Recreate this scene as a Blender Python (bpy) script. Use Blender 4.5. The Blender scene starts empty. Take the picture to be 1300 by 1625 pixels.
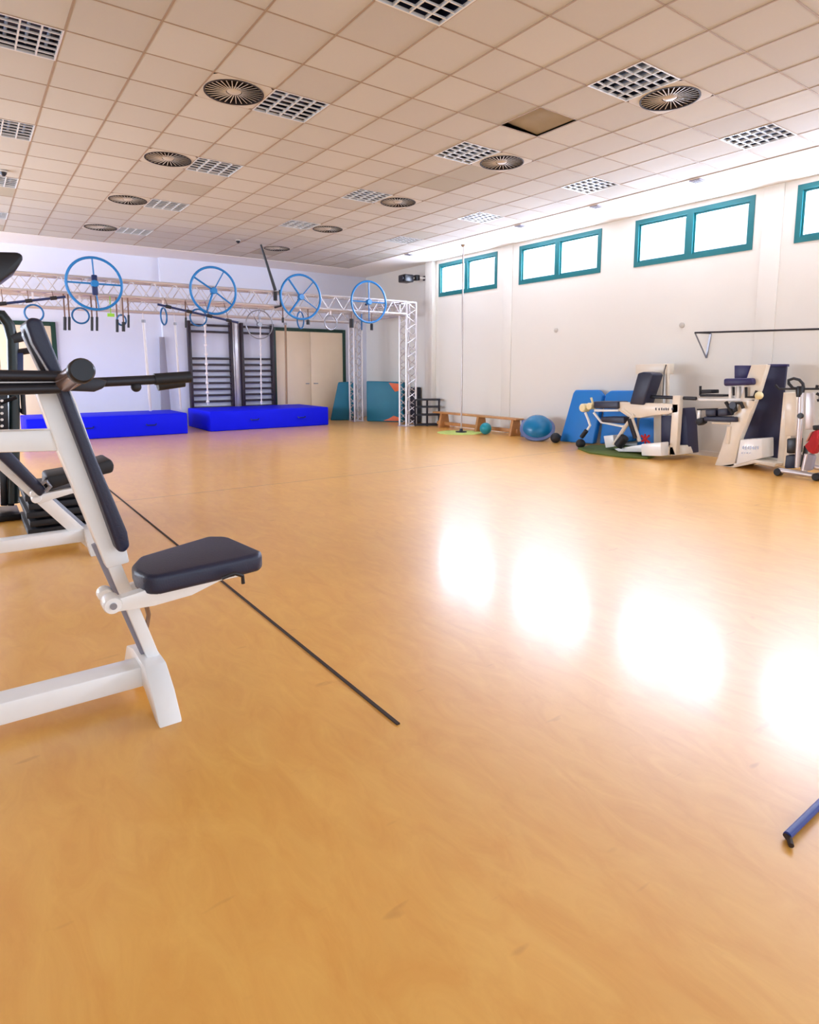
import bpy, bmesh, math, random
from mathutils import Vector, Matrix
random.seed(7)
S = bpy.context.scene
COL = S.collection
PI = math.pi

# ------------------------------------------------------------------ camera
F, YAW, PIT, CX, CY, CAMH = 988.0, math.radians(35.57), math.radians(7.59), 650.0, 717.6, 1.42
cam_d = bpy.data.cameras.new('camera'); cam = bpy.data.objects.new('camera', cam_d); COL.objects.link(cam)
cam.location = (0, 0, CAMH); cam.rotation_euler = (PI/2 - PIT, 0, -YAW)
cam_d.sensor_fit = 'HORIZONTAL'; cam_d.sensor_width = 36.0; cam_d.lens = F/1300*36
cam_d.shift_y = (CY - 812.5)/1300.0
cam_d.clip_start = 0.05; cam_d.clip_end = 200
S.camera = cam

# ------------------------------------------------------------------ light and exposure
S.view_settings.view_transform = 'Standard'; S.view_settings.look = 'None'
S.view_settings.gamma = 1; S.view_settings.use_curve_mapping = False
S.view_settings.exposure = 0.66
w = bpy.data.worlds.new('sky'); S.world = w; w.use_nodes = True
bg = w.node_tree.nodes['Background']; bg.inputs[0].default_value = (0.76, 0.86, 1.0, 1); bg.inputs[1].default_value = 1.4
WIN = [(10.51, 12.61), (7.71, 9.83), (4.93, 6.99), (2.28, 4.34)]      # Y spans of the four windows
WZ0, WZ1 = 3.22, 4.02
WX, BY, CZ = 9.93, 16.24, 4.11
DAY = 31.0                                                            # sky brightness behind each window
for (y0, y1) in WIN + [(-0.5, 1.6)]:
    ld = bpy.data.lights.new('daylight_or_fill', 'AREA'); ld.shape = 'RECTANGLE'
    ld.size = 1.1; ld.size_y = y1 - y0 + 0.62
    ld.energy = DAY*PI*ld.size*ld.size_y; ld.color = (0.68, 0.77, 1.0)
    lo = bpy.data.objects.new('daylight_or_fill', ld); COL.objects.link(lo)
    lo.location = (WX + 0.28, (y0 + y1)/2 + .2, (WZ0 + WZ1)/2); lo.rotation_euler = (0, PI/2, 0)

# unseen windows added in the left wall as fill light for the back wall
FILL_WIN = [(8.4, 10.4), (11.0, 13.0), (13.6, 15.6)]; LZ0, LZ1 = 0.9, 2.6; LX = -4.2
for (y0, y1) in FILL_WIN:
    ld = bpy.data.lights.new('daylight_or_fill', 'AREA'); ld.shape = 'RECTANGLE'  # added fill lamp behind an invented window opening
    ld.size = LZ1 - LZ0 + .1; ld.size_y = y1 - y0 + 0.1
    ld.energy = 18.0*PI*ld.size*ld.size_y; ld.color = (0.72, 0.82, 1.0)
    lo = bpy.data.objects.new('daylight_or_fill', ld); COL.objects.link(lo)
    lo.location = (LX - 0.22, (y0 + y1)/2, (LZ0 + LZ1)/2); lo.rotation_euler = (0, -PI/2, 0)

# ------------------------------------------------------------------ helpers: pixel of the photo -> point in the room
cp, sp, cy_, sy_ = math.cos(PIT), math.sin(PIT), math.cos(YAW), math.sin(YAW)
FW = Vector((sy_*cp, cy_*cp, -sp)); RT = Vector((cy_, -sy_, 0)); UP = RT.cross(FW)
O = Vector((0, 0, CAMH))
def at(x, y, axis, v):
    d = RT*((x-CX)/F) + UP*((CY-y)/F) + FW
    return O + d*((v - O[axis])/d[axis])
def AX(x, y, X): return at(x, y, 0, X)
def AY(x, y, Y): return at(x, y, 1, Y)
def AZ(x, y, Z=0.0): return at(x, y, 2, Z)

def lin(c): return tuple(((v/255)/12.92 if v/255 <= .04045 else ((v/255+.055)/1.055)**2.4) for v in c)
MATS = {}
def mat(name, rgb, rough=.5, metal=0.0, var=.06, scale=8, bump=0.0, spec=.5, coat=0.0):
    m = bpy.data.materials.new(name); m.use_nodes = True; nt = m.node_tree; N, L = nt.nodes, nt.links
    b = N['Principled BSDF']; c = lin(rgb)
    tc = N.new('ShaderNodeTexCoord'); nz = N.new('ShaderNodeTexNoise'); nz.inputs['Scale'].default_value = scale; nz.inputs['Detail'].default_value = 4
    L.new(tc.outputs['Object'], nz.inputs['Vector'])
    mx = N.new('ShaderNodeMix'); mx.data_type = 'RGBA'
    mx.inputs[6].default_value = (*[v*(1-var) for v in c], 1); mx.inputs[7].default_value = (*[min(1, v*(1+var)) for v in c], 1)
    L.new(nz.outputs['Fac'], mx.inputs[0]); L.new(mx.outputs[2], b.inputs['Base Color'])
    b.inputs['Roughness'].default_value = rough; b.inputs['Metallic'].default_value = metal
    b.inputs['Specular IOR Level'].default_value = spec; b.inputs['Coat Weight'].default_value = coat
    if bump:
        bp = N.new('ShaderNodeBump'); bp.inputs['Strength'].default_value = bump; bp.inputs['Distance'].default_value = .01
        nz2 = N.new('ShaderNodeTexNoise'); nz2.inputs['Scale'].default_value = scale*12; L.new(tc.outputs['Object'], nz2.inputs['Vector'])
        L.new(nz2.outputs['Fac'], bp.inputs['Height']); L.new(bp.outputs[0], b.inputs['Normal'])
    MATS[name] = m; return m

class MB:
    def __init__(s): s.v = []; s.f = []
    def add(s, vs, fs):
        n = len(s.v); s.v += [Vector(v) for v in vs]; s.f += [tuple(i+n for i in f) for f in fs]; return s
    def box(s, a, b):
        x0, y0, z0 = a; x1, y1, z1 = b
        x0, x1 = min(x0, x1), max(x0, x1); y0, y1 = min(y0, y1), max(y0, y1); z0, z1 = min(z0, z1), max(z0, z1)
        return s.add([(x0,y0,z0),(x1,y0,z0),(x1,y1,z0),(x0,y1,z0),(x0,y0,z1),(x1,y0,z1),(x1,y1,z1),(x0,y1,z1)],
                     [(0,3,2,1),(4,5,6,7),(0,1,5,4),(1,2,6,5),(2,3,7,6),(3,0,4,7)])
    def prism(s, pts, ext):
        pts = [Vector(p) for p in pts]; ext = Vector(ext); n = len(pts)
        nrm = Vector((0, 0, 0))
        for i in range(n): nrm += pts[i].cross(pts[(i+1) % n])
        if nrm.dot(ext) > 0: pts = pts[::-1]
        return s.add(pts + [p+ext for p in pts], [tuple(range(n)), tuple(range(2*n-1, n-1, -1))] + [(i, i+n, (i+1) % n + n, (i+1) % n) for i in range(n)])
    def bar(s, p, q, w, h, up=(0, 0, 1)):
        p, q = Vector(p), Vector(q); d = (q-p).normalized(); up = Vector(up)
        if abs(d.dot(up)) > .98: up = Vector((0, 1, 0))
        a = d.cross(up).normalized(); b = a.cross(d)
        return s.prism([p+a*w/2+b*h/2, p-a*w/2+b*h/2, p-a*w/2-b*h/2, p+a*w/2-b*h/2], q-p)
    def tube(s, pts, r, n=10, closed=False, cap=True):
        pts = [Vector(p) for p in pts]; m = len(pts); rs = r if isinstance(r, (list, tuple)) else [r]*m
        base = len(s.v); prev = None
        for i, p in enumerate(pts):
            if closed: d = pts[(i+1) % m] - pts[i-1]
            else: d = pts[min(i+1, m-1)] - pts[max(i-1, 0)]
            d.normalize()
            if prev is None:
                a = d.orthogonal().normalized()
            else:
                a = (prev - d*prev.dot(d)).normalized()
            prev = a; b = d.cross(a)
            for k in range(n):
                t = 2*PI*k/n; s.v.append(p + (a*math.cos(t) + b*math.sin(t))*rs[i])
        rng = m if closed else m-1
        for i in range(rng):
            for k in range(n):
                A = base+i*n+k; B = base+i*n+(k+1) % n; C = base+((i+1) % m)*n+(k+1) % n; D = base+((i+1) % m)*n+k
                s.f.append((A, B, C, D))
        if cap and not closed:
            s.f.append(tuple(base+k for k in range(n))[::-1]); s.f.append(tuple(base+(m-1)*n+k for k in range(n)))
        return s
    def ring(s, c, r, t, u=(1, 0, 0), v=(0, 0, 1), n=32, k=8, rv=None):
        u, v, c = Vector(u).normalized(), Vector(v).normalized(), Vector(c)
        return s.tube([c + u*math.cos(2*PI*i/n)*r + v*math.sin(2*PI*i/n)*(rv or r) for i in range(n)], t, k, closed=True)
    def lathe(s, c, axis, prof, n=24, cap=True):
        c, ax = Vector(c), Vector(axis).normalized(); a = ax.orthogonal().normalized(); b = ax.cross(a); base = len(s.v)
        for (r, h) in prof:
            for k in range(n):
                t = 2*PI*k/n; s.v.append(c + ax*h + (a*math.cos(t)+b*math.sin(t))*max(r, 1e-4))
        for i in range(len(prof)-1):
            for k in range(n):
                s.f.append((base+i*n+k, base+i*n+(k+1) % n, base+(i+1)*n+(k+1) % n, base+(i+1)*n+k))
        if cap: s.f.append(tuple(base+k for k in range(n))[::-1]); s.f.append(tuple(base+(len(prof)-1)*n+k for k in range(n)))
        return s
    def sphere(s, c, r, sc=(1, 1, 1), n=20, m=12):
        base = len(s.v); c = Vector(c)
        for i in range(1, m):
            for k in range(n):
                p = PI*i/m; t = 2*PI*k/n
                s.v.append(c + Vector((r*sc[0]*math.sin(p)*math.cos(t), r*sc[1]*math.sin(p)*math.sin(t), r*sc[2]*math.cos(p))))
        s.v.append(c+Vector((0, 0, r*sc[2]))); s.v.append(c-Vector((0, 0, r*sc[2]))); T, B = len(s.v)-2, len(s.v)-1
        for i in range(m-2):
            for k in range(n): s.f.append((base+i*n+k, base+(i+1)*n+k, base+(i+1)*n+(k+1) % n, base+i*n+(k+1) % n))
        for k in range(n):
            s.f.append((T, base+k, base+(k+1) % n)); s.f.append((B, base+(m-2)*n+(k+1) % n, base+(m-2)*n+k))
        return s
    def build(s, name, m, parent=None, bevel=0.0, seg=2, smooth=True):
        org = root_loc(parent) if parent else Vector((0, 0, 0))
        me = bpy.data.meshes.new(name); me.from_pydata([tuple(v-org) for v in s.v], [], s.f)
        bm = bmesh.new(); bm.from_mesh(me)
        bmesh.ops.recalc_face_normals(bm, faces=bm.faces)
        if bevel:
            bm.normal_update()
            ed = [e for e in bm.edges if len(e.link_faces) == 2 and e.calc_face_angle(0) > .5]
            bmesh.ops.bevel(bm, geom=ed, offset=bevel, segments=seg, affect='EDGES', profile=.5, clamp_overlap=True)
        bm.to_mesh(me); bm.free()
        if smooth:
            me.polygons.foreach_set('use_smooth', [True]*len(me.polygons)); me.set_sharp_from_angle(angle=.7)
        me.materials.append(MATS[m] if isinstance(m, str) else m)
        o = bpy.data.objects.new(name, me); COL.objects.link(o)
        if parent: o.parent = parent
        return o
def root_loc(o):
    v = Vector((0, 0, 0))
    while o: v += o.location; o = o.parent
    return v
def tag(o, label, cat, group=None):
    o['label'] = label; o['category'] = cat
    if group: o['group'] = group
    return o
def thing(name, loc, label, cat, group=None):
    o = bpy.data.objects.new(name, None); o.empty_display_size = .1; COL.objects.link(o); o.location = loc
    return tag(o, label, cat, group)
def struct(name, mb, m, **k):
    o = mb.build(name, m, **k); o['kind'] = 'structure'; return o
def dup(root, loc, label, group=None):
    r = root.copy(); COL.objects.link(r); r.location = loc; r['label'] = label
    if group: r['group'] = group
    for ch in list(root.children):
        c = ch.copy(); COL.objects.link(c); c.parent = r
        for g in ch.children:
            d = g.copy(); COL.objects.link(d); d.parent = c
    return r

# ------------------------------------------------------------------ materials
mat('wall_paint', (232, 228, 220), .75, var=.015, scale=2, bump=.05)
mat('wall_paint_cool', (224, 226, 240), .75, var=.015, scale=2, bump=.05)
mat('white_plaster', (240, 234, 228), .8, var=.01, scale=3)
mat('tee_bar', (160, 138, 118), .6)
mat('teal_frame', (2, 108, 116), .4)
mat('green_frame', (14, 58, 44), .4)
mat('door_leaf', (252, 228, 196), .45, var=.05, scale=3)
mat('olive_panel', (170, 150, 100), .35)
mat('white_metal', (250, 248, 246), .3, spec=.5, coat=.3)
mat('cream_metal', (238, 226, 208), .35, coat=.2)
mat('grey_metal', (150, 150, 158), .35, metal=.6)
mat('silver', (214, 208, 210), .35, metal=.55)
mat('chrome', (176, 166, 160), .3, metal=.9)
mat('dark_metal', (44, 44, 52), .4, metal=.3)
mat('black_rubber', (26, 26, 32), .55)
mat('black_plastic', (20, 20, 28), .35)
mat('navy_pad', (34, 38, 62), .42, var=.1, scale=14, bump=.15)
mat('navy_screen', (44, 46, 78), .5, var=.2, scale=5)
mat('purple_pad', (40, 34, 90), .45)
mat('wheel_blue', (20, 120, 190), .35)
mat('ring_blue', (20, 100, 160), .35)
mat('navy_bar', (22, 40, 90), .4)
mat('mat_blue', (0, 14, 238), .6, var=.06, scale=3, bump=.1, spec=.2)
mat('mat_cyan', (10, 118, 200), .5, var=.08, scale=4, bump=.2)
mat('mat_teal', (10, 112, 138), .5, var=.1, scale=4, bump=.2)
mat('orange', (222, 98, 46), .5)
mat('dark_green_rubber', (88, 104, 30), .7, var=.2)
mat('wood', (196, 140, 84), .45, var=.2, scale=10)
mat('bronze', (150, 120, 96), .35, metal=.4)
mat('rope_white', (232, 224, 228), .8)
mat('green_tag', (150, 210, 60), .6)
mat('red_cloth', (178, 26, 34), .7, var=.2, scale=12, bump=.3)
mat('skin_pad', (216, 160, 140), .6)
mat('yellow_cream', (240, 226, 178), .5)
mat('teal_ball', (16, 140, 156), .3)
mat('bosu_blue', (10, 118, 168), .25)
mat('bosu_rim', (96, 112, 156), .4)
mat('tape_black', (52, 34, 24), .7)
mat('strap_blue', (36, 62, 140), .4)
mat('brown_strap', (120, 92, 80), .7)
mat('grip_bronze', (150, 122, 112), .25, metal=.5)
mat('lamp_reflector', (34, 40, 62), .3, metal=.4)
mat('lamp_tube', (120, 140, 176), .3)
mat('vent_plate', (200, 193, 184), .7)
mat('vent_dark', (46, 34, 30), .7)
mat('vent_blade', (196, 184, 170), .5)
mat('louvre_metal', (222, 222, 222), .35, metal=.15)
mat('concrete_grey', (150, 146, 158), .7)

def floor_mat():
    m = bpy.data.materials.new('linoleum'); m.use_nodes = True; nt = m.node_tree; N, L = nt.nodes, nt.links; b = N['Principled BSDF']
    tc = N.new('ShaderNodeTexCoord')
    mp = N.new('ShaderNodeMapping'); mp.inputs['Scale'].default_value = (1.0, .35, 1); L.new(tc.outputs['Object'], mp.inputs[0])
    n1 = N.new('ShaderNodeTexNoise'); n1.inputs['Scale'].default_value = 9; n1.inputs['Detail'].default_value = 8; n1.inputs['Roughness'].default_value = .65
    n1.inputs['Distortion'].default_value = 1.2; L.new(mp.outputs[0], n1.inputs['Vector'])
    n2 = N.new('ShaderNodeTexNoise'); n2.inputs['Scale'].default_value = .9; n2.inputs['Detail'].default_value = 3; L.new(tc.outputs['Object'], n2.inputs['Vector'])
    cr = N.new('ShaderNodeValToRGB'); e = cr.color_ramp.elements
    e[0].position = .3; e[0].color = (*lin((232, 164, 68)), 1); e[1].position = .72; e[1].color = (*lin((245, 187, 88)), 1)
    L.new(n1.outputs['Fac'], cr.inputs[0])
    mx = N.new('ShaderNodeMix'); mx.data_type = 'RGBA'; mx.blend_type = 'MULTIPLY'; mx.inputs[0].default_value = .5
    cr2 = N.new('ShaderNodeValToRGB'); e = cr2.color_ramp.elements; e[0].position = .35; e[0].color = (.88, .86, .82, 1); e[1].position = .65; e[1].color = (1, 1, 1, 1)
    L.new(n2.outputs['Fac'], cr2.inputs[0]); L.new(cr.outputs[0], mx.inputs[6]); L.new(cr2.outputs[0], mx.inputs[7])
    # scuff marks
    n3 = N.new('ShaderNodeTexNoise'); n3.inputs['Scale'].default_value = 7; n3.inputs['Detail'].default_value = 2
    mp3 = N.new('ShaderNodeMapping'); mp3.inputs['Scale'].default_value = (.6, 2.2, 1); mp3.inputs['Rotation'].default_value = (0, 0, .6)
    L.new(tc.outputs['Object'], mp3.inputs[0]); L.new(mp3.outputs[0], n3.inputs['Vector'])
    cr3 = N.new('ShaderNodeValToRGB'); e = cr3.color_ramp.elements; e[0].position = .22; e[0].color = (.72, .6, .5, 1); e[1].position = .3; e[1].color = (1, 1, 1, 1)
    L.new(n3.outputs['Fac'], cr3.inputs[0])
    mx2 = N.new('ShaderNodeMix'); mx2.data_type = 'RGBA'; mx2.blend_type = 'MULTIPLY'; mx2.inputs[0].default_value = .6
    L.new(mx.outputs[2], mx2.inputs[6]); L.new(cr3.outputs[0], mx2.inputs[7])
    # welded sheet joints across the room
    sx = N.new('ShaderNodeSeparateXYZ'); L.new(tc.outputs['Object'], sx.inputs[0])
    a = N.new('ShaderNodeMath'); a.operation = 'SUBTRACT'; a.inputs[1].default_value = 7.2; L.new(sx.outputs['Y'], a.inputs[0])
    ab = N.new('ShaderNodeMath'); ab.operation = 'ABSOLUTE'; L.new(a.outputs[0], ab.inputs[0])
    lt = N.new('ShaderNodeMath'); lt.operation = 'LESS_THAN'; lt.inputs[1].default_value = .006; L.new(ab.outputs[0], lt.inputs[0])
    mx3 = N.new('ShaderNodeMix'); mx3.data_type = 'RGBA'; mx3.inputs[7].default_value = (*lin((120, 80, 44)), 1)
    L.new(lt.outputs[0], mx3.inputs[0]); L.new(mx2.outputs[2], mx3.inputs[6]); L.new(mx3.outputs[2], b.inputs['Base Color'])
    rr = N.new('ShaderNodeMapRange'); rr.inputs['To Min'].default_value = .34; rr.inputs['To Max'].default_value = .42
    b.inputs['Coat Weight'].default_value = .4; b.inputs['Coat Roughness'].default_value = .17; b.inputs['Coat IOR'].default_value = 1.45
    L.new(n1.outputs['Fac'], rr.inputs[0]); L.new(rr.outputs[0], b.inputs['Roughness'])
    b.inputs['IOR'].default_value = 1.85
    bp = N.new('ShaderNodeBump'); bp.inputs['Strength'].default_value = .05; bp.inputs['Distance'].default_value = .02; L.new(n2.outputs['Fac'], bp.inputs['Height']); L.new(bp.outputs[0], b.inputs['Normal'])
    MATS['floor'] = m
floor_mat()

T0X, T0Y, TS = 9.978*.6 - .3, 6.484*.6 - .3, .6        # ceiling grid: tile (v,u) spans T0X+.6v.., T0Y+.6u..
def ceiling_mat():
    m = bpy.data.materials.new('ceiling_tiles'); m.use_nodes = True; nt = m.node_tree; N, L = nt.nodes, nt.links; b = N['Principled BSDF']
    tc = N.new('ShaderNodeTexCoord')
    mp = N.new('ShaderNodeMapping'); mp.vector_type = 'POINT'; mp.inputs['Location'].default_value = (-T0X/TS, -T0Y/TS, 0); mp.inputs['Scale'].default_value = (1/TS, 1/TS, 0)
    L.new(tc.outputs['Object'], mp.inputs[0])
    fl_ = N.new('ShaderNodeVectorMath'); fl_.operation = 'FLOOR'; L.new(mp.outputs[0], fl_.inputs[0])
    wn = N.new('ShaderNodeTexWhiteNoise'); wn.noise_dimensions = '2D'; L.new(fl_.outputs[0], wn.inputs['Vector'])
    cr = N.new('ShaderNodeValToRGB'); e = cr.color_ramp.elements
    e[0].position = 0; e[0].color = (*lin((180, 172, 163)), 1); e[1].position = 1; e[1].color = (*lin((200, 195, 188)), 1)
    x = e.new(.06); x.color = (*lin((190, 184, 177)), 1); e[0].color = (*lin((170, 162, 146)), 1)
    L.new(wn.outputs['Value'], cr.inputs[0])
    nz = N.new('ShaderNodeTexNoise'); nz.inputs['Scale'].default_value = 60; L.new(tc.outputs['Object'], nz.inputs['Vector'])
    mx = N.new('ShaderNodeMix'); mx.data_type = 'RGBA'; mx.blend_type = 'MULTIPLY'; mx.inputs[0].default_value = .06
    L.new(cr.outputs[0], mx.inputs[6]); L.new(nz.outputs['Color'], mx.inputs[7]); L.new(mx.outputs[2], b.inputs['Base Color'])
    b.inputs['Roughness'].default_value = .9
    MATS['ceiling_tiles'] = m
ceiling_mat()

def glass_mat():
    m = bpy.data.materials.new('window_glass'); m.use_nodes = True; nt = m.node_tree; N, L = nt.nodes, nt.links
    for n in list(N): N.remove(n)
    o = N.new('ShaderNodeOutputMaterial'); t = N.new('ShaderNodeBsdfTransparent'); g = N.new('ShaderNodeBsdfGlossy'); g.inputs['Roughness'].default_value = .02
    lw = N.new('ShaderNodeLayerWeight'); fr = N.new('ShaderNodeMath'); fr.operation = 'POWER'; fr.inputs[1].default_value = 5; L.new(lw.outputs['Facing'], fr.inputs[0]); mx = N.new('ShaderNodeMixShader')
    L.new(fr.outputs[0], mx.inputs[0]); L.new(t.outputs[0], mx.inputs[1]); L.new(g.outputs[0], mx.inputs[2]); L.new(mx.outputs[0], o.inputs[0])
    MATS['window_glass'] = m
glass_mat()

# ------------------------------------------------------------------ room shell
X0, Y0 = -4.2, -4.0
struct('floor', MB().box((X0, Y0, -.1), (WX+.2, BY+.3, 0)), 'floor', smooth=False)
# window wall with openings
wr = MB(); ys = [Y0] + sorted([v for s in WIN + [(-.5, 1.6)] for v in s]) + [BY]
wr.box((WX, Y0, 0), (WX+.2, BY+.3, WZ0)); wr.box((WX, Y0, WZ1), (WX+.2, BY+.3, CZ+.3))
for i in range(0, len(ys), 2): wr.box((WX, ys[i], WZ0), (WX+.2, ys[i+1] + (.3 if ys[i+1] == BY else 0), WZ1))
struct('wall_right', wr, 'wall_paint', smooth=False)
struct('trim_1', MB().box((WX-.13, 12.72, 0), (WX, 13.02, CZ)), 'wall_paint', bevel=.01)
struct('trim_2', MB().box((WX-.02, 4.52, 0), (WX, 4.80, CZ)), 'wall_paint', bevel=.005)
struct('trim_3', MB().box((WX-.02, 10.02, 0), (WX, 10.3, CZ)), 'wall_paint', bevel=.005)
bw = MB().box((X0, BY, 0), (WX, BY+.3, CZ+.3))
struct('wall_back', bw, 'wall_paint_cool', smooth=False)
struct('trim_4', MB().box((4.10, BY-.14, 0), (WX, BY, CZ)), 'wall_paint_cool', smooth=False)
wl = MB().box((X0-.2, Y0, 0), (X0, BY, LZ0)).box((X0-.2, Y0, LZ1), (X0, BY, CZ+.3)); ys = [Y0] + [v for s_ in FILL_WIN for v in s_] + [BY]
for i in range(0, len(ys), 2): wl.box((X0-.2, ys[i], LZ0), (X0, ys[i+1], LZ1))
struct('wall_left', wl, 'wall_paint', smooth=False)
for i, (y0, y1) in enumerate(FILL_WIN):
    fr = MB(); xa, xb = X0-.12, X0-.04; t = .06
    fr.box((xa, y0, LZ0), (xb, y1, LZ0+t)).box((xa, y0, LZ1-t), (xb, y1, LZ1)).box((xa, y0, LZ0+t), (xb, y0+t, LZ1-t)).box((xa, y1-t, LZ0+t), (xb, y1, LZ1-t)).box((xa, (y0+y1)/2-.04, LZ0+t), (xb, (y0+y1)/2+.04, LZ1-t))
    struct('window_%d' % (i+5), fr, 'teal_frame', smooth=False)  # frame of an invented window, goes with the added fill lamp
struct('baseboard_right', MB().box((WX-.015, Y0, 0), (WX, 12.72, .08)), 'white_plaster')
struct('baseboard_back', MB().box((X0, BY-.015, 0), (4.1, BY, .08)), 'white_plaster')
BK = BY - .14

LIGHTS = [(-9, 4), (-9, 8), (-9, 12), (-9, 16), (-5, 0), (-5, 4), (-5, 8), (-5, 12), (-5, 16), (-1, 0), (-1, 4), (-1, 8), (-1, 12), (3, 0), (3, 4), (3, 8), (3, 12)]
VENTS = [(-6, 4), (-6, 8), (-6, 12), (-6, 16), (0, 0), (0, 4), (0, 8), (0, 12), (0, 16)]
RAISED = (-1, 2)
holes = set(LIGHTS + VENTS + [RAISED])
def tx(v): return T0X + TS*v
def ty(u): return T0Y + TS*u
VMAX, UMAX = 5, 19                                      # grid stops here, plain plaster margin beyond
VMIN, UMIN = int(math.floor((X0-T0X)/TS)), int(math.floor((Y0-T0Y)/TS))
c = MB()
for v in range(VMIN, VMAX):
    for u in range(UMIN, UMAX):
        if (v, u) in holes: continue
        c.add([(tx(v), ty(u), CZ), (tx(v), ty(u+1), CZ), (tx(v+1), ty(u+1), CZ), (tx(v+1), ty(u), CZ)], [(0, 1, 2, 3)])
for v in range(VMIN, VMAX):                             # slab above keeps the void dark
    pass
c.box((X0-.2, Y0, CZ+.25), (WX+.2, BY+.3, CZ+.35))
ceil = struct('ceiling', c, 'ceiling_tiles', smooth=False)
struct('trim_5', MB().box((tx(VMAX), Y0, CZ-.012), (WX, BY, CZ+.2)), 'white_plaster', smooth=False)
struct('trim_6', MB().box((X0, ty(UMAX), CZ-.012), (tx(VMAX), BY, CZ+.2)), 'white_plaster', smooth=False)
g = MB(); gb = MB(); bwid = .008
for v in range(VMIN+1, VMAX+1): g.box((tx(v)-bwid, Y0, CZ-.004), (tx(v)+bwid, ty(UMAX), CZ+.003))
for u in range(UMIN+1, UMAX+1): gb.box((X0, ty(u)-.007, CZ-.003), (tx(VMAX), ty(u)+.007, CZ+.003))
struct('trim_8', gb, 'tee_bar', smooth=False)
struct('trim_7', g, 'tee_bar', smooth=False)
rt = MB().prism([(tx(-1)+.01, ty(2)+.01, CZ+.055), (tx(0)-.01, ty(2)+.01, CZ+.02), (tx(0)-.01, ty(3)-.01, CZ+.02), (tx(-1)+.01, ty(3)-.01, CZ+.055)], (0, 0, .015)).build('ceiling_tile', 'door_leaf')
MATS['old_tile'] = mat('old_tile', (158, 148, 132), .9); rt.data.materials[0] = MATS['old_tile']
tag(rt, 'darker ceiling tile pushed up out of its grid, two rows beyond the nearest round diffuser', 'ceiling tile')

# windows
for i, (y0, y1) in enumerate(WIN):
    fr = MB(); xa, xb = WX-.015, WX+.09; t = .075
    fr.box((xa, y0, WZ0), (xb, y1, WZ0+t)); fr.box((xa, y0, WZ1-t), (xb, y1, WZ1))
    fr.box((xa, y0, WZ0+t), (xb, y0+t, WZ1-t)); fr.box((xa, y1-t, WZ0+t), (xb, y1, WZ1-t))
    ym = (y0+y1)/2; fr.box((xa, ym-.06, WZ0+t), (xb, ym+.06, WZ1-t))
    wo = struct('window_%d' % (i+1), fr, 'teal_frame', smooth=False)
    for (a, b) in ((y0+t, ym-.06), (ym+.06, y1-t)):
        sm = MB(); s_ = .03; za, zb = WZ0+t, WZ1-t
        sm.box((xa+.03, a, za), (xb-.02, b, za+s_)).box((xa+.03, a, zb-s_), (xb-.02, b, zb)).box((xa+.03, a, za+s_), (xb-.02, a+s_, zb-s_)).box((xa+.03, b-s_, za+s_), (xb-.02, b, zb-s_))
        so = sm.build('sash', 'teal_frame', wo, smooth=False)
        MB().box((WX+.03, a+s_, za+s_), (WX+.036, b-s_, zb-s_)).build('pane', 'window_glass', so, smooth=False)

# doors in the back wall
def door(name, x0, x1, ztop, leaves, Y, panel):
    f = MB(); t = .09
    f.box((x0-t, Y-.05, 0), (x0, Y+.02, ztop+t)).box((x1, Y-.05, 0), (x1+t, Y+.02, ztop+t)).box((x0, Y-.05, ztop), (x1, Y+.02, ztop+t))
    d = struct(name, f, 'green_frame', bevel=.005)
    w_ = (x1-x0)/leaves
    for k in range(leaves):
        lf = MB().box((x0+k*w_+.004, Y-.03, .01), (x0+(k+1)*w_-.004, Y, ztop)).build('door_leaf', panel, d, bevel=.004)
        hx = x0+(k+1)*w_-.09 if k == 0 else x0+k*w_+.09
        MB().tube([(hx, Y-.03, 1.02), (hx, Y-.09, 1.02), (hx+(.1 if k else -.1), Y-.09, 1.02)], .012).build('door_handle', 'grey_metal', lf)
    return d
door('door_1', 7.02, 9.1, 2.46, 2, BK, 'door_leaf')
door('door_2', -.3, 1.72, 2.38, 2, BY, 'door_leaf')

# ------------------------------------------------------------------ ceiling fixtures
def make_light(v, u):
    x, y = tx(v), ty(u); r = thing('louvred_ceiling_light', (x+.3, y+.3, CZ), '', 'ceiling light', 'square louvred lights in the ceiling grid')
    h = MB(); h.box((x+.005, y+.005, CZ+.1), (x+.595, y+.595, CZ+.11))
    for a in (.005, .587): h.box((x+a, y+.005, CZ), (x+a+.008, y+.595, CZ+.1)); h.box((x+.005, y+a, CZ), (x+.595, y+a+.008, CZ+.1))
    h.build('housing', 'lamp_reflector', r, smooth=False)
    f = MB(); t = .014
    f.box((x, y, CZ-.006), (x+.6, y+t, CZ+.02)).box((x, y+.6-t, CZ-.006), (x+.6, y+.6, CZ+.02)).box((x, y+t, CZ-.006), (x+t, y+.6-t, CZ+.02)).box((x+.6-t, y+t, CZ-.006), (x+.6, y+.6-t, CZ+.02))
    f.build('frame', 'louvre_metal', r, smooth=False)
    l = MB()
    for k in (1, 2, 3):
        q = k*.15; l.box((x+q-.006, y+t, CZ-.004), (x+q+.006, y+.6-t, CZ+.02))
    for k in range(1, 6):
        q = k*.1; l.box((x+t, y+q-.006, CZ-.002), (x+.6-t, y+q+.006, CZ+.012))
    l.build('louvre', 'louvre_metal', r, smooth=False)
    for k in range(4):
        MB().tube([(x+.075+.15*k, y+.03, CZ+.072), (x+.075+.15*k, y+.57, CZ+.072)], .013, 8).build('lamp_tube', 'lamp_tube', r)
    return r
cols = {-9: 'far left column', -5: 'column beside the left round diffusers', -1: 'middle column', 3: 'column nearest the windows'}
ords = ['nearest', 'second', 'third', 'fourth', 'fifth']
seen = {}; first = None
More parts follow.
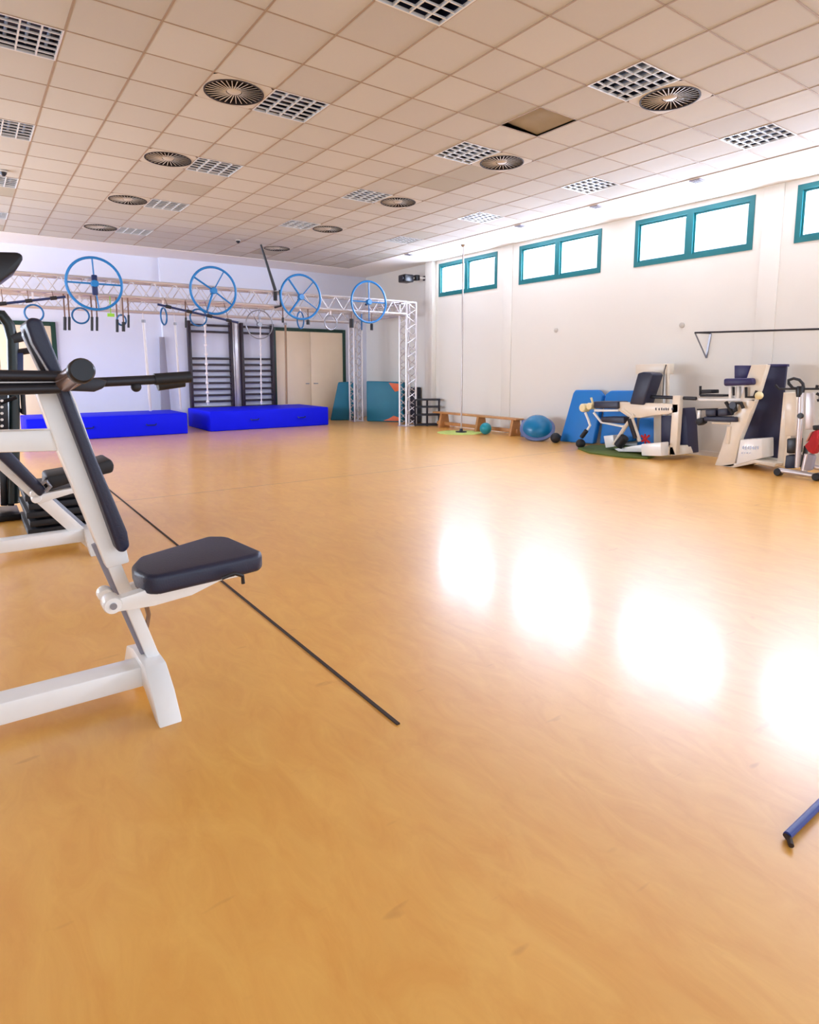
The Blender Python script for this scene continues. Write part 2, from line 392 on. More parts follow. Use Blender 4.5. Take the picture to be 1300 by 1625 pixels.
for (v, u) in LIGHTS:
    k = seen.get(v, 0); seen[v] = k+1
    ll = 'square louvred ceiling light, %s in the %s' % (ords[k], cols[v])
    if first is None: first = make_light(v, u); first['label'] = ll
    else: dup(first, (tx(v)+.3, ty(u)+.3, CZ), ll)
def make_vent(v, u):
    x, y = tx(v)+.3, ty(u)+.3; r = thing('swirl_diffuser', (x, y, CZ), '', 'air vent', 'round swirl air diffusers in the ceiling')
    p = MB(); n = 36; out = []; R = .285
    sq = []
    for i in range(n):
        a = 2*PI*i/n; ca, sa = math.cos(a), math.sin(a); m_ = .3/max(abs(ca), abs(sa)); sq.append((x+ca*m_, y+sa*m_, CZ-.003)); out.append((x+ca*R, y+sa*R, CZ-.006))
    p.add(sq+out, [(i, (i+1) % n, (i+1) % n+n, i+n) for i in range(n)])
    p.build('face_plate', 'vent_plate', r, smooth=False)
    MB().lathe((x, y, CZ+.03), (0, 0, 1), [(.284, -.03), (.284, .14), (.001, .14)], 36, cap=False).build('plenum', 'vent_dark', r, smooth=False)
    MB().lathe((x, y, CZ-.012), (0, 0, 1), [(.272, 0), (.287, .0), (.289, .03), (.274, .03), (.272, 0)], 36, cap=False).build('rim', 'vent_dark', r)
    b = MB()
    for i in range(30):
        a = 2*PI*i/30; d = Vector((math.cos(a+.28), math.sin(a+.28), 0)); q = Vector((x, y, CZ-.002)) + Vector((math.cos(a), math.sin(a), 0))*.075
        e_ = Vector((x, y, CZ-.002)) + Vector((math.cos(a+.1), math.sin(a+.1), 0))*.272
        b.bar(q, e_, .0085, .003, up=(.25*math.sin(a), -.25*math.cos(a), 1))
    b.build('blades', 'vent_blade', r, smooth=False)
    MB().lathe((x, y, CZ-.008), (0, 0, 1), [(.055, 0), (.07, .01), (.07, .03)], 24).build('hub', 'vent_blade', r)
    return r
seen = {}; first = None; nm = {-6: 'left', 0: 'middle'}
for (v, u) in VENTS:
    k = seen.get(v, 0); seen[v] = k+1
    ll = 'round swirl air diffuser, %s in the %s row running to the back wall' % (ords[k], nm[v])
    if first is None: first = make_vent(v, u); first['label'] = ll
    else: dup(first, (tx(v)+.3, ty(u)+.3, CZ), ll)
sg = None
for (x, y, nmz) in ((8.78, 5.2, 'nearest the camera'), (8.78, 6.95, 'second from the camera'), (8.78, 8.69, 'third from the camera'), (8.78, 12.3, 'farthest from the camera')):
    ll = 'small grey slotted grille on the white ceiling strip by the windows, ' + nmz
    if sg is None:
        sg = thing('ceiling_grille', (x, y, CZ-.012), ll, 'ceiling grille', 'small grilles in the plain ceiling strip')
        MB().box((x-.08, y-.08, CZ-.03), (x+.08, y+.08, CZ-.012)).build('frame', 'concrete_grey', sg, bevel=.005)
        s2 = MB()
        for k in range(4): s2.box((x-.06, y-.055+k*.033, CZ-.034), (x+.06, y-.043+k*.033, CZ-.03))
        s2.build('slots', 'vent_dark', sg, smooth=False)
    else: dup(sg, (x, y, CZ-.012), ll)
for (x, y, l) in ((4.93, 13.06, 'small dark smoke detector on the ceiling above the leaning black rod'), (.68, 10.48, 'small dark smoke detector on the ceiling at the left edge')):
    t = thing('smoke_detector', (x, y, CZ), l, 'smoke detector', 'smoke detectors')
    MB().lathe((x, y, CZ-.009), (0, 0, -1), [(.05, 0), (.05, .02)]).build('base', 'vent_plate', t)
    MB().lathe((x, y, CZ-.029), (0, 0, -1), [(.045, 0), (.035, .03), (.015, .05)]).build('sensor_head', 'dark_metal', t)

# ------------------------------------------------------------------ truss rig
def truss_seg(mb, p, q, s, up, r=.025, bays=10):
    p, q = Vector(p), Vector(q); d = (q-p).normalized(); up = Vector(up); a = d.cross(up).normalized()*s/2; b = up.normalized()*s/2
    cs = [a+b, a-b, -a-b, -a+b]
    for c_ in cs: mb.tube([p+c_, q+c_], r, 8)
    for k in range(4):
        c1, c2 = cs[k], cs[(k+1) % 4]
        for i in range(bays):
            A = p+(q-p)*(i/bays); B = p+(q-p)*((i+.5)/bays); C = p+(q-p)*((i+1)/bays)
            mb.tube([A+c1, B+c2, C+c1], r*.5, 5, cap=False)
    for e in (p, q):
        for k in range(4): mb.bar(e+cs[k], e+cs[(k+1) % 4], .03, .03)
rig = thing('truss_rig', (9.1, 12.8, 0), 'large white lattice truss frame standing on legs along the back wall', 'truss')
ZT = 2.90
for (p, q, n, s) in (((-1.2, 12.8, ZT), (8.95, 12.8, ZT), 26, .29), ((-1.2, 14.75, 2.78), (8.65, 14.75, 2.78), 26, .24)):
    m_ = MB(); truss_seg(m_, p, q, s, (0, 0, 1), bays=n); m_.build('truss_beam', 'silver', rig)
m_ = MB(); truss_seg(m_, (9.08, 12.95, ZT), (8.8, 14.62, 2.84), .27, (0, 0, 1), bays=5); m_.build('truss_beam', 'silver', rig)
for (x, y, h, s) in ((9.1, 12.8, ZT+.145, .29), (8.78, 14.8, 2.9, .25), (-1.3, 12.8, ZT, .29), (-1.3, 14.8, 2.9, .25)):
    m_ = MB(); truss_seg(m_, (x, y, .012), (x, y, h), s, (0, 1, 0), r=.027, bays=9)
    lg = m_.build('truss_leg', 'silver', rig)
    MB().box((x-s*.65, y-s*.65, 0), (x+s*.65, y+s*.65, .014)).build('foot_plate', 'silver', lg)

# blue wheels
def wheel(x, z, rx, spokes, label, hubh=.1, name='training_wheel', Y=12.52, m='wheel_blue', t=.024):
    r = thing(name, (x, Y, z), label, 'wheel', 'blue spoked wheels on the truss')
    MB().ring((x, Y, z), rx, t, n=48).build('rim', m, r)
    MB().lathe((x, Y-.05, z), (0, 1, 0), [(.055, 0), (.068, .02), (.06, .1), (.035, .14)]).build('hub', m, r)
    if hubh > .1: MB().box((x-.045, Y-.04, z-hubh/2-.05), (x+.045, Y+.04, z+hubh/2)).build('hub_block', 'navy_bar', r, bevel=.015)
    for (a, wd) in spokes:
        a = math.radians(a); MB().tube([(x, Y, z), (x+math.cos(a)*rx, Y, z+math.sin(a)*rx)], wd, 8).build('spoke', m, r)
    if Y < 13: MB().bar((x, Y+.1, z-.05), (x, 12.66, z-.05), .04, .04).build('bracket', 'dark_metal', r)
    else: MB().tube([(x, Y, z), (x, Y+.12, z+.05), (x, 14.64, 2.68)], .012, 8).build('hanger', 'grey_metal', r)
    return r
wheel(2.06, 2.93, .45, [(92, .013), (0, .016), (180, .016), (-84, .012)], 'blue spoked wheel on the truss, leftmost, with upright cross spokes', .3)
wheel(4.19, 2.96, .45, [(60, .012), (148, .018), (-35, .016), (250, .02)], 'blue spoked wheel on the truss above the left wall bars')
wheel(6.08, 2.96, .465, [(48, .012), (128, .022), (-32, .012), (232, .022)], 'blue spoked wheel on the truss above the beige door')
wheel(7.80, 2.96, .465, [(90, .014), (0, .014), (180, .014), (270, .012)], 'blue spoked wheel on the truss, rightmost, next to the corner leg')
r = wheel(5.85, 2.47, .33, [(90, .012), (0, .01)], 'small grey hoop hanging under the truss behind the leaning rod', name='hanging_hoop', Y=14.3, m='grey_metal', t=.014); r['group'] = 'hoops under the truss'

# long bars fixed under the wheels
def barthing(name, p, q, rad, m, label, cat, knobs=0):
    o = thing(name, p, label, cat)
    MB().tube([p, q], rad, 10).build('shaft', m, o)
    p, q = Vector(p), Vector(q); d = (q-p).normalized()
    for k in range(knobs):
        c_ = p+(q-p)*((k+.5)/knobs); MB().tube([c_-d*.05, c_+d*.05], rad*1.5, 10).build('collar', 'black_rubber', o)
        if knobs:
            MB().tube([c_, (c_.x, 12.66, 2.78)], .006, 6).build('strap', 'brown_strap', o)
    return o
barthing('lifting_bar', AY(-60, 489, 12.5), AY(104, 471, 12.5), .022, 'navy_bar', 'navy bar with collars laid along the truss at far left', 'bar', 4)
barthing('lifting_bar', AY(250, 483, 12.4), AY(378, 512, 12.4), .022, 'navy_bar', 'dark blue bar sloping down under the second wheel', 'bar', 4)
p = AY(414, 388, 12.6); q = AY(437, 461, 12.6)
rd = thing('leaning_rod', q, 'long thin black rod leaning upright from the top of the truss', 'rod')
MB().tube([p, q], [.02, .035], 10).build('shaft', 'black_plastic', rd)
MB().tube([AY(437, 463, 12.6), AY(437, 477, 12.6)], .04, 12).build('grip', 'black_rubber', rd)
MB().tube([AY(444, 460, 12.6), AY(446, 486, 12.6), AY(436, 488, 12.6)], .022, 8).build('clamp', 'dark_metal', rd)

# hanging rings
def gym_ring(px, py, rpx, ry, Y, m, label, top):
    c_ = AY(px, py, Y); d = c_.y*.0 + (c_-O).dot(FW)
    R = ry*d/F; W = rpx*d/F/.82; yaw = math.acos(max(.1, min(1, W/R)))
    o = thing('gym_ring', c_+Vector((0, 0, R)), label, 'ring', 'gymnastic rings hanging from the truss')
    MB().ring(c_, R, .016, u=(math.cos(yaw), math.sin(yaw), 0), n=32).build('ring', m, o)
    zt = top; MB().box((c_.x-.016, Y-.004, c_.z+R-.02), (c_.x+.016, Y+.004, zt)).build('strap', 'rope_white', o)
for a in ((54, 497, 13, 13, 12.7, 'ring_blue', 'blue gym ring at the far left above the dark backrest'),
          (128, 501, 12, 12, 12.7, 'ring_blue', 'round blue gym ring under the leftmost wheel'),
          (193, 508, 6, 8, 12.7, 'ring_blue', 'small blue gym ring tangled among black grips'),
          (260, 502, 6, 13, 12.7, 'ring_blue', 'blue gym ring seen nearly edge-on left of the wall bars'),
          (315, 504, 14, 13, 12.7, 'ring_blue', 'blue gym ring under the second wheel'),
          (477, 508, 8, 13, 12.7, 'ring_blue', 'narrow blue-grey gym ring under the third wheel'),
          (525, 512, 13, 11, 12.7, 'grey_metal', 'grey gym ring above the beige door'),
          (574, 511, 5, 12, 12.7, 'ring_blue', 'narrow blue gym ring under the rightmost wheel')):
    gym_ring(*a, 2.77)

# black grips
gl = ['left of the first blue ring', 'just left of the first blue ring', 'right of the first blue ring', 'beside it under the leftmost wheel', 'right of the green tag', 'in the tangled cluster', 'right of the tangled cluster', 'right of the rod', 'on the third wheel', 'on the corner truss', 'right of the rightmost wheel ring', 'left of the left wall bars']
for k, (px, y0, y1, wd) in enumerate(((103, 503, 524, .028), (110, 503, 524, .022), (146, 503, 525, .024), (154, 503, 525, .022), (186, 507, 527, .026), (196, 511, 526, .03), (204, 500, 520, .02), (449, 504, 512, .025), (489, 508, 515, .04), (558, 506, 520, .05), (590, 514, 524, .035), (295, 504, 520, .02))):
    a, b = AY(px, y0, 12.66), AY(px, y1, 12.66)
    o = thing('hanging_grip', a, 'short black grip on a brown strap hanging ' + gl[k], 'handle', 'black grips hanging from the truss')
    MB().tube([a, b], wd, 10).build('grip', 'black_rubber', o, bevel=0)
    MB().box((a.x-.012, a.y-.004, a.z-.01), (a.x+.012, a.y+.004, 2.76)).build('strap', 'brown_strap', o)
a = AY(176, 500, 12.64)
o = tag(MB().box((a.x-.06, a.y-.008, a.z-.03), (a.x+.06, a.y+.008, a.z+.03)).box((a.x-.008, a.y-.003, a.z+.03), (a.x+.008, a.y+.003, 2.77)).build('green_tag', 'green_tag', bevel=.004), 'small bright green tag hanging under the truss', 'tag')

# upright poles and ropes behind the rig
def pole(name, px0, y0, px1, y1, Y, rad, m, label, cat, grp=None, knots=0):
    a, b = AY(px0, y0, Y), AY(px1, y1, Y)
    o = thing(name, b, label, cat, grp)
    MB().tube([a, b], rad, 8).build('shaft' if not knots else 'rope', m, o)
    if knots:
        for k in range(knots):
            t = (k+.7)/knots; MB().sphere(a.lerp(b, t), rad*2.2, n=8, m=6).build('knot', m, o)
    MB().tube([a+Vector((0, 0, .06)), a], rad*1.5, 8).build('end_cap', 'grey_metal', o)
    MB().tube([(a.x, Y+.06, 2.68), a+Vector((0, 0, .05))], .008, 6).build('cord', 'rope_white', o)
pole('hanging_pole', 228, 512, 239, 652, 14.6, .03, 'silver', 'silver pole hanging left of the wall corner', 'pole', 'thin hanging poles')
pole('hanging_pole', 278, 516, 287, 650, 14.6, .024, 'silver', 'silver pole hanging just left of the left wall bars', 'pole', 'thin hanging poles')
pole('knotted_rope', 325, 506, 330, 642, 14.6, .018, 'rope_white', 'white knotted rope in front of the left wall bars', 'rope', 'knotted ropes', 9)
pole('knotted_rope', 413, 507, 415, 642, 14.6, .014, 'rope_white', 'white knotted rope in front of the right wall bars', 'rope', 'knotted ropes', 9)
pole('hanging_pole', 453, 516, 455, 641, 14.6, .028, 'bronze', 'bronze pole hanging in front of the beige door', 'pole')
a, b = AY(364, 512, BK-.05), AY(368, 648, BK-.05)
o = thing('wall_column', (b.x, BK-.05, 0), 'narrow grey column cover between the two wall bars', 'column cover')
MB().box((a.x-.02, BK-.06, 0), (a.x+.22, BK, 2.65)).build('cover', 'silver', o, bevel=.01)
MB().box((a.x+.1, BK-.066, 0), (a.x+.12, BK-.06, 2.65)).build('joint', 'concrete_grey', o)
a, b = AY(251, 560, 15.9), AY(263, 652, 15.9)
o = MB().prism([(a.x, 15.95, 0), (a.x+.26, 15.95, 0), (a.x+.2, 16.02, 2.2), (a.x+.08, 16.02, 2.2)], (0, .05, 0)).build('padded_panel', 'concrete_grey', bevel=.01)
tag(o, 'narrow grey panel leaning upright against the back wall behind the mat', 'panel')

# wall bars
def wallbars(x0, x1, ztop, label):
    Y = BK-.07; r = thing('wall_bars', (x0, Y, 0), label, 'wall bars', 'wall bars')
    for x in (x0, x1): MB().box((x-.035, Y-.07, 0), (x+.035, Y+.07, ztop)).build('side_post', 'dark_wood', r, bevel=.006)
    zs = [ztop-.1, ztop-.26] + [1.69-.155*k for k in range(11)]
    for z in zs: MB().box((x0, Y-.05, z-.028), (x1, Y-.015, z+.028)).build('rung', 'dark_wood', r, bevel=.008)
mat('dark_wood', (46, 32, 42), .4)
wallbars(4.70, 5.76, 2.62, 'dark wall bars on the back wall, left one of the two')
wallbars(6.05, 7.02-.12, 2.62, 'dark wall bars on the back wall, right one beside the beige door')

# crash mats
def crash(name, x0, x1, y0, y1, h, label):
    r = thing(name, (x0, y0, 0), label, 'crash mat', 'thick blue crash mats')
    MB().box((x0, y0, 0), (x1, y1, h)).build('cover', 'mat_blue', r, bevel=.025, seg=3)
    for t in (.35, .75):
        x = x0+(x1-x0)*t; MB().tube([(x-.1, y0-.005, h*.55), (x-.09, y0-.03, h*.5), (x+.09, y0-.03, h*.5), (x+.1, y0-.005, h*.55)], .012, 6).build('handle', 'navy_bar', r)
    return r
crash('crash_mat', .95, 4.02, 14.1, 15.5, .46, 'thick royal blue crash mat on the floor, the left one')
crash('crash_mat', 4.55, 7.6, 14.2, 15.9, .46, 'thick royal blue crash mat in front of the wall bars, the right one')
# ------------------------------------------------------------------ corner: teal mats, rack, stool, bench
def leanmat(name, pts, ext, m, label, grp=None, bevel=.02):
    return tag(MB().prism(pts, ext).build(name, m, bevel=bevel, seg=3), label, 'mat', grp)
T1 = thing('upright_mat', (8.9, 15.3, 0), 'teal gym mat standing upright behind the rear truss leg', 'mat', 'teal mats in the corner')
MB().prism([(8.32, 15.45, 0), (8.92, 15.1, 0), (8.92, 15.1, 1.08), (8.55, 15.38, 1.06)], (.1, .16, 0)).build('cover', 'mat_teal', T1, bevel=.03, seg=3)
T2 = thing('upright_mat', (9.5, 14.2, 0), 'large teal gym mat standing upright in the corner with orange corners', 'mat', 'teal mats in the corner')
pa, pb = Vector((9.0, 14.62, 0)), Vector((9.62, 13.75, 0)); dd = (pb-pa).normalized(); nn = Vector((.8, .6, 0))*.2
MB().prism([pa, pb, pb+Vector((0, 0, 1.08)), pa+Vector((0, 0, 1.1))], nn).build('cover', 'mat_teal', T2, bevel=.03, seg=3)
f_ = -nn.normalized()*.012
def patch(pts): return MB().prism([pa+dd*x+Vector((0, 0, z))+f_ for x, z in pts], -f_*.9)
patch([(.66, 1.06), (1.0, 1.03), (1.0, .86), (.84, .82), (.76, .92)]).build('orange_corner', 'orange', T2, bevel=.003)
patch([(.5, .03), (.98, .03), (.95, .13), (.8, .17), (.66, .09)]).build('orange_corner', 'orange', T2, bevel=.003)
DM = MB().box((9.66, 13.3, 0), (9.9, 13.7, .95)).build('upright_mat', 'dark_metal', bevel=.03); tag(DM, 'narrow dark folded mat standing against the side wall in the corner', 'mat')
# black rack
rk = thing('storage_rack', (9.7, 12.95, 0), 'small black metal rack with open shelves beside the corner pilaster', 'rack')
ra, rb = Vector((9.2, 12.62, 0)), Vector((9.74, 12.34, 0)); up = Vector((0, 0, 1)); dn = Vector((.25, .3, 0)).normalized()*.3
for p_ in (ra, rb, ra+dn, rb+dn, (ra+rb)/2): MB().bar(p_, p_+up*(.68), .035, .035).build('post', 'dark_metal', rk)
for z in (.03, .28, .48, .66):
    MB().bar(ra+up*z, rb+up*z, .035, .04).bar(ra+dn+up*z, rb+dn+up*z, .03, .035).bar(ra+up*z, ra+dn+up*z, .03, .035).bar(rb+up*z, rb+dn+up*z, .03, .035).build('shelf_frame', 'dark_metal', rk)
# swedish bench along the wall
bn = thing('gym_bench', (9.6, 12.2, 0), 'long low wooden gym bench along the window wall', 'bench')
MB().box((9.50, 9.4, .34), (9.74, 12.3, .375)).build('seat', 'wood', bn, bevel=.006)
MB().box((9.60, 9.45, .06), (9.64, 12.25, .14)).build('lower_rail', 'wood', bn, bevel=.006)
for y in (11.95, 10.6, 9.5):
    MB().prism([(9.44, y, 0), (9.78, y, 0), (9.72, y, .34), (9.52, y, .34)], (0, .07, 0)).build('leg', 'wood', bn, bevel=.006)
# vertical pole with disc base
pb_ = AZ(733, 684)
pl = thing('standing_pole', (9.2, 10.95, 0), 'tall thin metal pole standing on a green disc mat before the bench', 'pole')
bx, by_ = 9.1, AX(733, 600, 9.1).y
pl.location = (bx, by_, 0)
MB().tube([(bx, by_, .02), (bx, by_, 4.09)], .017, 12).build('shaft', 'chrome', pl)
MB().lathe((bx, by_, .012), (0, 0, 1), [(.13, 0), (.12, .02), (.04, .03), (.03, .08)]).build('base', 'dark_metal', pl)
MB().lathe((bx, by_, 4.05), (0, 0, 1), [(.03, 0), (.06, .04)]).build('top_flange', 'chrome', pl)
mat('pale_green', (196, 214, 120), .8, var=.25, scale=6)
gm = AZ(742, 686)
m_ = MB(); n = 28
gmc = (9.05, by_-.0); 
m_.lathe((gmc[0], gmc[1], .001), (0, 0, 1), [(.5, 0), (.5, .008), (.47, .011)], 40)
tag(m_.build('disc_mat', 'pale_green'), 'thin pale green round mat on the floor under the pole', 'mat')
bl = AX(772, 672, 9.3)
tag(MB().sphere((9.28, bl.y, .13), .13).build('exercise_ball', 'teal_ball'), 'small teal ball on the floor under the long bench', 'ball')
# half ball
hb = thing('balance_trainer', (9.6, 8.75, 0), 'blue half-ball balance trainer standing on edge with a grey rim', 'balance trainer')
hc = AX(853, 679, 9.38); hc.z = .245; hb.location = (9.38, hc.y, 0)
axd = Vector((-.45, -.38, .72)).normalized()
MB().lathe(hc, axd, [(.33, -.06), (.35, -.03), (.35, 0), (.31, .02)], 36).build('rim', 'bosu_rim', hb)
MB().lathe(hc, axd, [(.295, .015), (.29, .06), (.24, .14), (.16, .2), (.08, .23), (.001, .235)], 36).build('dome', 'bosu_blue', hb)
MB().lathe(hc-axd*.06, -axd, [(.32, 0), (.28, .05), (.05, .06)], 36).build('base_plate', 'dark_metal', hb)
cu = AX(828, 677, 9.55); cu.y = min(cu.y, 9.08) 
bs = tag(MB().prism([(9.55, cu.y-.04, 0), (9.55, cu.y+.24, 0), (9.55, cu.y+.22, .36), (9.55, cu.y, .38)], (.14, 0, 0)).build('wedge_block', 'bosu_rim', bevel=.02), 'grey-blue upright block at the bench end beside the balance trainer', 'block')
for (px, py, X, R, l) in ((882, 692, 9.3, .1, 'round black medicine ball beside the blue balance trainer'), (888, 684, 9.6, .06, 'small black ball at the foot of the blue mats')):
    c_ = AX(px, py, X); tag(MB().sphere((X, c_.y, R), R).build('medicine_ball', 'black_rubber'), l, 'ball')
# wall buttons and wall bracket rail
for (px, py, l) in ((883, 524, 'small round beige wall fitting under the second window'), (1083, 516, 'small round beige wall fitting under the third window')):
    c_ = AX(px, py, WX); tag(MB().lathe((WX, c_.y, c_.z), (-1, 0, 0), [(.045, 0), (.045, .02), (.03, .03)]).build('wall_fitting', 'vent_plate'), l, 'wall fitting')
wr_ = thing('wall_rail', (WX, 5.5, 2.0), 'long dark rail on a triangular bracket high on the window wall', 'rail')
a, b = AX(1103, 528, WX-.35), AX(1340, 521, WX-.35)
MB().tube([a, b], .014, 8).build('rail', 'dark_metal', wr_)
k1, k2 = AX(1128, 529, WX-.01), AX(1121, 568, WX-.01)
MB().tube([a, k2], .011, 8).build('brace', 'grey_metal', wr_); MB().bar(k2, k1+Vector((0, 0, .0)), .03, .014, up=(1, 0, 0)).build('wall_plate', 'grey_metal', wr_); MB().tube([a, k1], .011, 8).build('arm', 'dark_metal', wr_)
# second bracket outside the frame carries the rail
MB().tube([b, Vector((WX, b.y, b.z))], .012, 8).build('arm', 'dark_metal', wr_)
# projector / speaker on wall bracket
sk = thing('wall_projector', (9.7, 13.4, 3.6), 'black projector on a bracket high in the corner above the truss', 'projector')
c1 = AX(644, 443, 9.45)
MB().box((c1.x-.16, c1.y-.2, c1.z-.09), (c1.x+.12, c1.y+.12, c1.z+.1)).build('body', 'black_plastic', sk, bevel=.03)
MB().lathe((c1.x-.17, c1.y-.1, c1.z), (-1, -.3, 0), [(.06, 0), (.05, .05)]).build('lens', 'dark_metal', sk)
c2 = AX(661, 441, 9.7)
MB().box((c2.x-.06, c2.y-.08, c2.z-.07), (c2.x+.06, c2.y+.08, c2.z+.07)).build('camera_unit', 'black_plastic', sk, bevel=.02)
MB().tube([c1, c2, Vector((WX, c2.y-.1, c2.z))], .025, 8).build('bracket', 'white_metal', sk)
MB().box((WX-.03, c2.y-.3, c2.z-.06), (WX, c2.y, c2.z+.06)).build('wall_plate', 'black_plastic', sk, bevel=.01)

# ------------------------------------------------------------------ blue mats leaning on the window wall
def wmat(px, name, label, X0_, X1_):
    pts = []
    for (x, y) in px: pts.append((x, y))
    zs = [AX(x, y, (X0_+X1_)/2) for x, y in pts]
    P_ = []
    for v in zs:
        t = max(0, min(1, v.z/.95)); P_.append(Vector((X0_+(X1_-X0_)*t, v.y, max(0, v.z))))
    return tag(MB().prism(P_, (.12, 0, 0)).build(name, 'mat_cyan', bevel=.03, seg=3), label, 'mat', 'bright blue mats by the window wall')
wmat([(893, 700), (904, 624), (907, 619), (943, 619), (951, 628), (946, 704)], 'leaning_mat', 'bright blue mat leaning on the window wall, the left one', 9.5, 9.7)
wmat([(955, 704), (956, 626), (964, 620), (1002, 620), (1008, 700)], 'leaning_mat', 'bright blue mat leaning on the wall behind the leg machine', 9.58, 9.74)
wmat([(1012, 716), (1014, 664), (1050, 662), (1050, 718)], 'leaning_mat', 'bright blue mat low behind the leg machine front post', 9.66, 9.76)

# ------------------------------------------------------------------ leg machine
M1 = 9.0
def Q(cx, cy, X=M1, o=(880, 560), s=5.909): return AX(o[0]+cx/s, o[1]+cy/s, X)
def slab(pts, X, w_, name, m, par, bevel=.008, f=Q, **k):
    P_ = [f(x, y, X) for x, y in pts]; 
    for v in P_: v.z = max(v.z, .0)
    return MB().prism(P_, (w_, 0, 0)).build(name, m, par, bevel=bevel)
lm = thing('leg_machine', (M1, 6.3, 0), 'white leg exercise machine with a reclined navy seat and weight tower', 'exercise machine')
slab([(760, 110), (1030, 100), (1020, 200), (760, 200)], M1+.35, .3, 'tower_head', 'cream_metal', lm)
for (xa, xb) in ((930, 1000), (1040, 1062)): slab([(xa, 110), (xb, 110), (xb, 960), (xa, 960)], M1+.42, .06, 'tower_post', 'cream_metal', lm)
MB().tube([Q(1048, 110, M1+.34), Q(1030, 170, M1+.34), Q(1015, 430, M1+.34)], .008, 6).build('cable', 'dark_metal', lm)
slab([(1000, 590), (1095, 590), (1085, 870), (1000, 850)], M1+.2, .2, 'weight_stack', 'navy_screen', lm)
slab([(1110, 400), (1180, 400), (1140, 960), (1075, 960)], M1+.0, .1, 'front_post', 'cream_metal', lm)
slab([(1000, 880), (1110, 880), (1140, 960), (1000, 970)], M1+.0, .5, 'base_rail', 'cream_metal', lm)
slab([(600, 460), (1160, 480), (1160, 560), (900, 590), (800, 610), (690, 600), (600, 540)], M1, .1, 'main_beam', 'cream_metal', lm)
for k, xx in enumerate((945, 975, 1000, 1020, 1040, 1060, 1098)):
    slab([(xx, 515+(k % 2)*6), (xx+(12 if k != 6 else 18), 515), (xx+12, 540), (xx+2, 538)], M1-.004, .003, 'lettering', 'dark_metal', lm, bevel=0)
slab([(780, 190), (830, 178), (900, 185), (925, 205), (830, 490), (700, 480)], M1-.05, .3, 'backrest', 'navy_pad', lm, bevel=.025)
slab([(900, 210), (930, 215), (850, 470), (830, 480)], M1+.02, .1, 'backrest_support', 'white_metal', lm)
slab([(365, 455), (595, 455), (595, 525), (365, 520)], M1-.05, .3, 'seat', 'navy_pad', lm, bevel=.02)
slab([(430, 600), (650, 600), (655, 665), (440, 650)], M1-.05, .28, 'leg_pad', 'navy_pad', lm, bevel=.02)
slab([(370, 528), (600, 530), (600, 550), (370, 552)], M1+.02, .08, 'seat_rail', 'white_metal', lm)
MB().tube([Q(880, 410, M1+.1), Q(1330, 428, M1+.1)], .028, 10).build('press_bar', 'dark_metal', lm)
c_ = Q(275, 515, M1); MB().lathe(c_, (1, 0, 0), [(.06, -.05), (.075, -.03), (.075, .1), (.06, .12)]).build('roller', 'yellow_cream', lm)
c_ = Q(335, 500, M1); MB().lathe(c_, (1, 0, 0), [(.05, -.04), (.06, -.03), (.06, .1), (.05, .12)]).build('roller', 'yellow_cream', lm)
MB().tube([Q(345, 420), Q(360, 470), Q(335, 520)], .02, 8).build('lever', 'yellow_cream', lm)
MB().tube([Q(290, 560), Q(315, 620), Q(335, 680), Q(310, 720)], .022, 8).build('foot_lever', 'white_metal', lm)
MB().tube([Q(300, 730), Q(255, 790)], .04, 10).build('foot_arm', 'black_rubber', lm)
c_ = Q(245, 850); MB().sphere(c_, .085).build('foot_roller', 'black_rubber', lm)
MB().tube([Q(370, 560), Q(440, 650), Q(650, 690), Q(690, 660)], .022, 8).build('link_arm', 'white_metal', lm)
MB().tube([Q(640, 530), Q(720, 590), Q(800, 830)], .03, 8).build('strut', 'cream_metal', lm)
MB().tube([Q(750, 580), Q(660, 700), Q(560, 860)], .035, 8).build('strut', 'cream_metal', lm)
MB().tube([Q(700, 620, M1-.04), Q(760, 800, M1-.04)], .035, 8).build('damper', 'dark_metal', lm)
MB().tube([Q(660, 790, M1-.06), Q(600, 870, M1-.06)], [.075, .08], 14).build('roller_pad', 'black_rubber', lm)
slab([(460, 780), (550, 770), (560, 880), (480, 890)], M1+.1, .2, 'foot_box', 'white_metal', lm)
slab([(560, 900), (820, 860), (820, 930), (600, 925)], M1-.02, .35, 'base_rail', 'white_metal', lm)
slab([(810, 855), (1000, 840), (1000, 970), (815, 965)], M1-.2, .22, 'front_box', 'white_metal', lm, bevel=.015)
rr_ = thing('red_cross_tool', Q(850, 800, M1-.1), 'small red cross-shaped tool lying on the white box of the leg machine', 'tool')
MB().tube([Q(815, 775, M1-.1), Q(895, 845, M1-.1)], .018, 8).tube([Q(820, 830, M1-.1), Q(890, 775, M1-.1)], .018, 8).build('bars', 'red_cloth', rr_)
MB().tube([Q(850, 760, M1-.1), Q(852, 850, M1-.1)], .014, 8).build('stem', 'red_cloth', rr_)
o = slab([(1175, 520), (1225, 515), (1240, 600), (1260, 945), (1145, 940)], M1+.42, .3, 'rear_screen', 'navy_screen', None, bevel=.01)
tag(o, 'navy freestanding screen panel between the two white machines', 'panel')
a, b = AZ(922, 715), AZ(1035, 729)
gm = MB().prism([AZ(917, 713), AZ(935, 709), AZ(990, 708), AZ(1045, 716), AZ(1050, 722), AZ(1028, 729), AZ(990, 727), AZ(935, 720)], (0, 0, .03)).build('floor_mat', 'dark_green_rubber', bevel=.008)
tag(gm, 'thin dark green mat on the floor in front of the leg machine', 'mat')

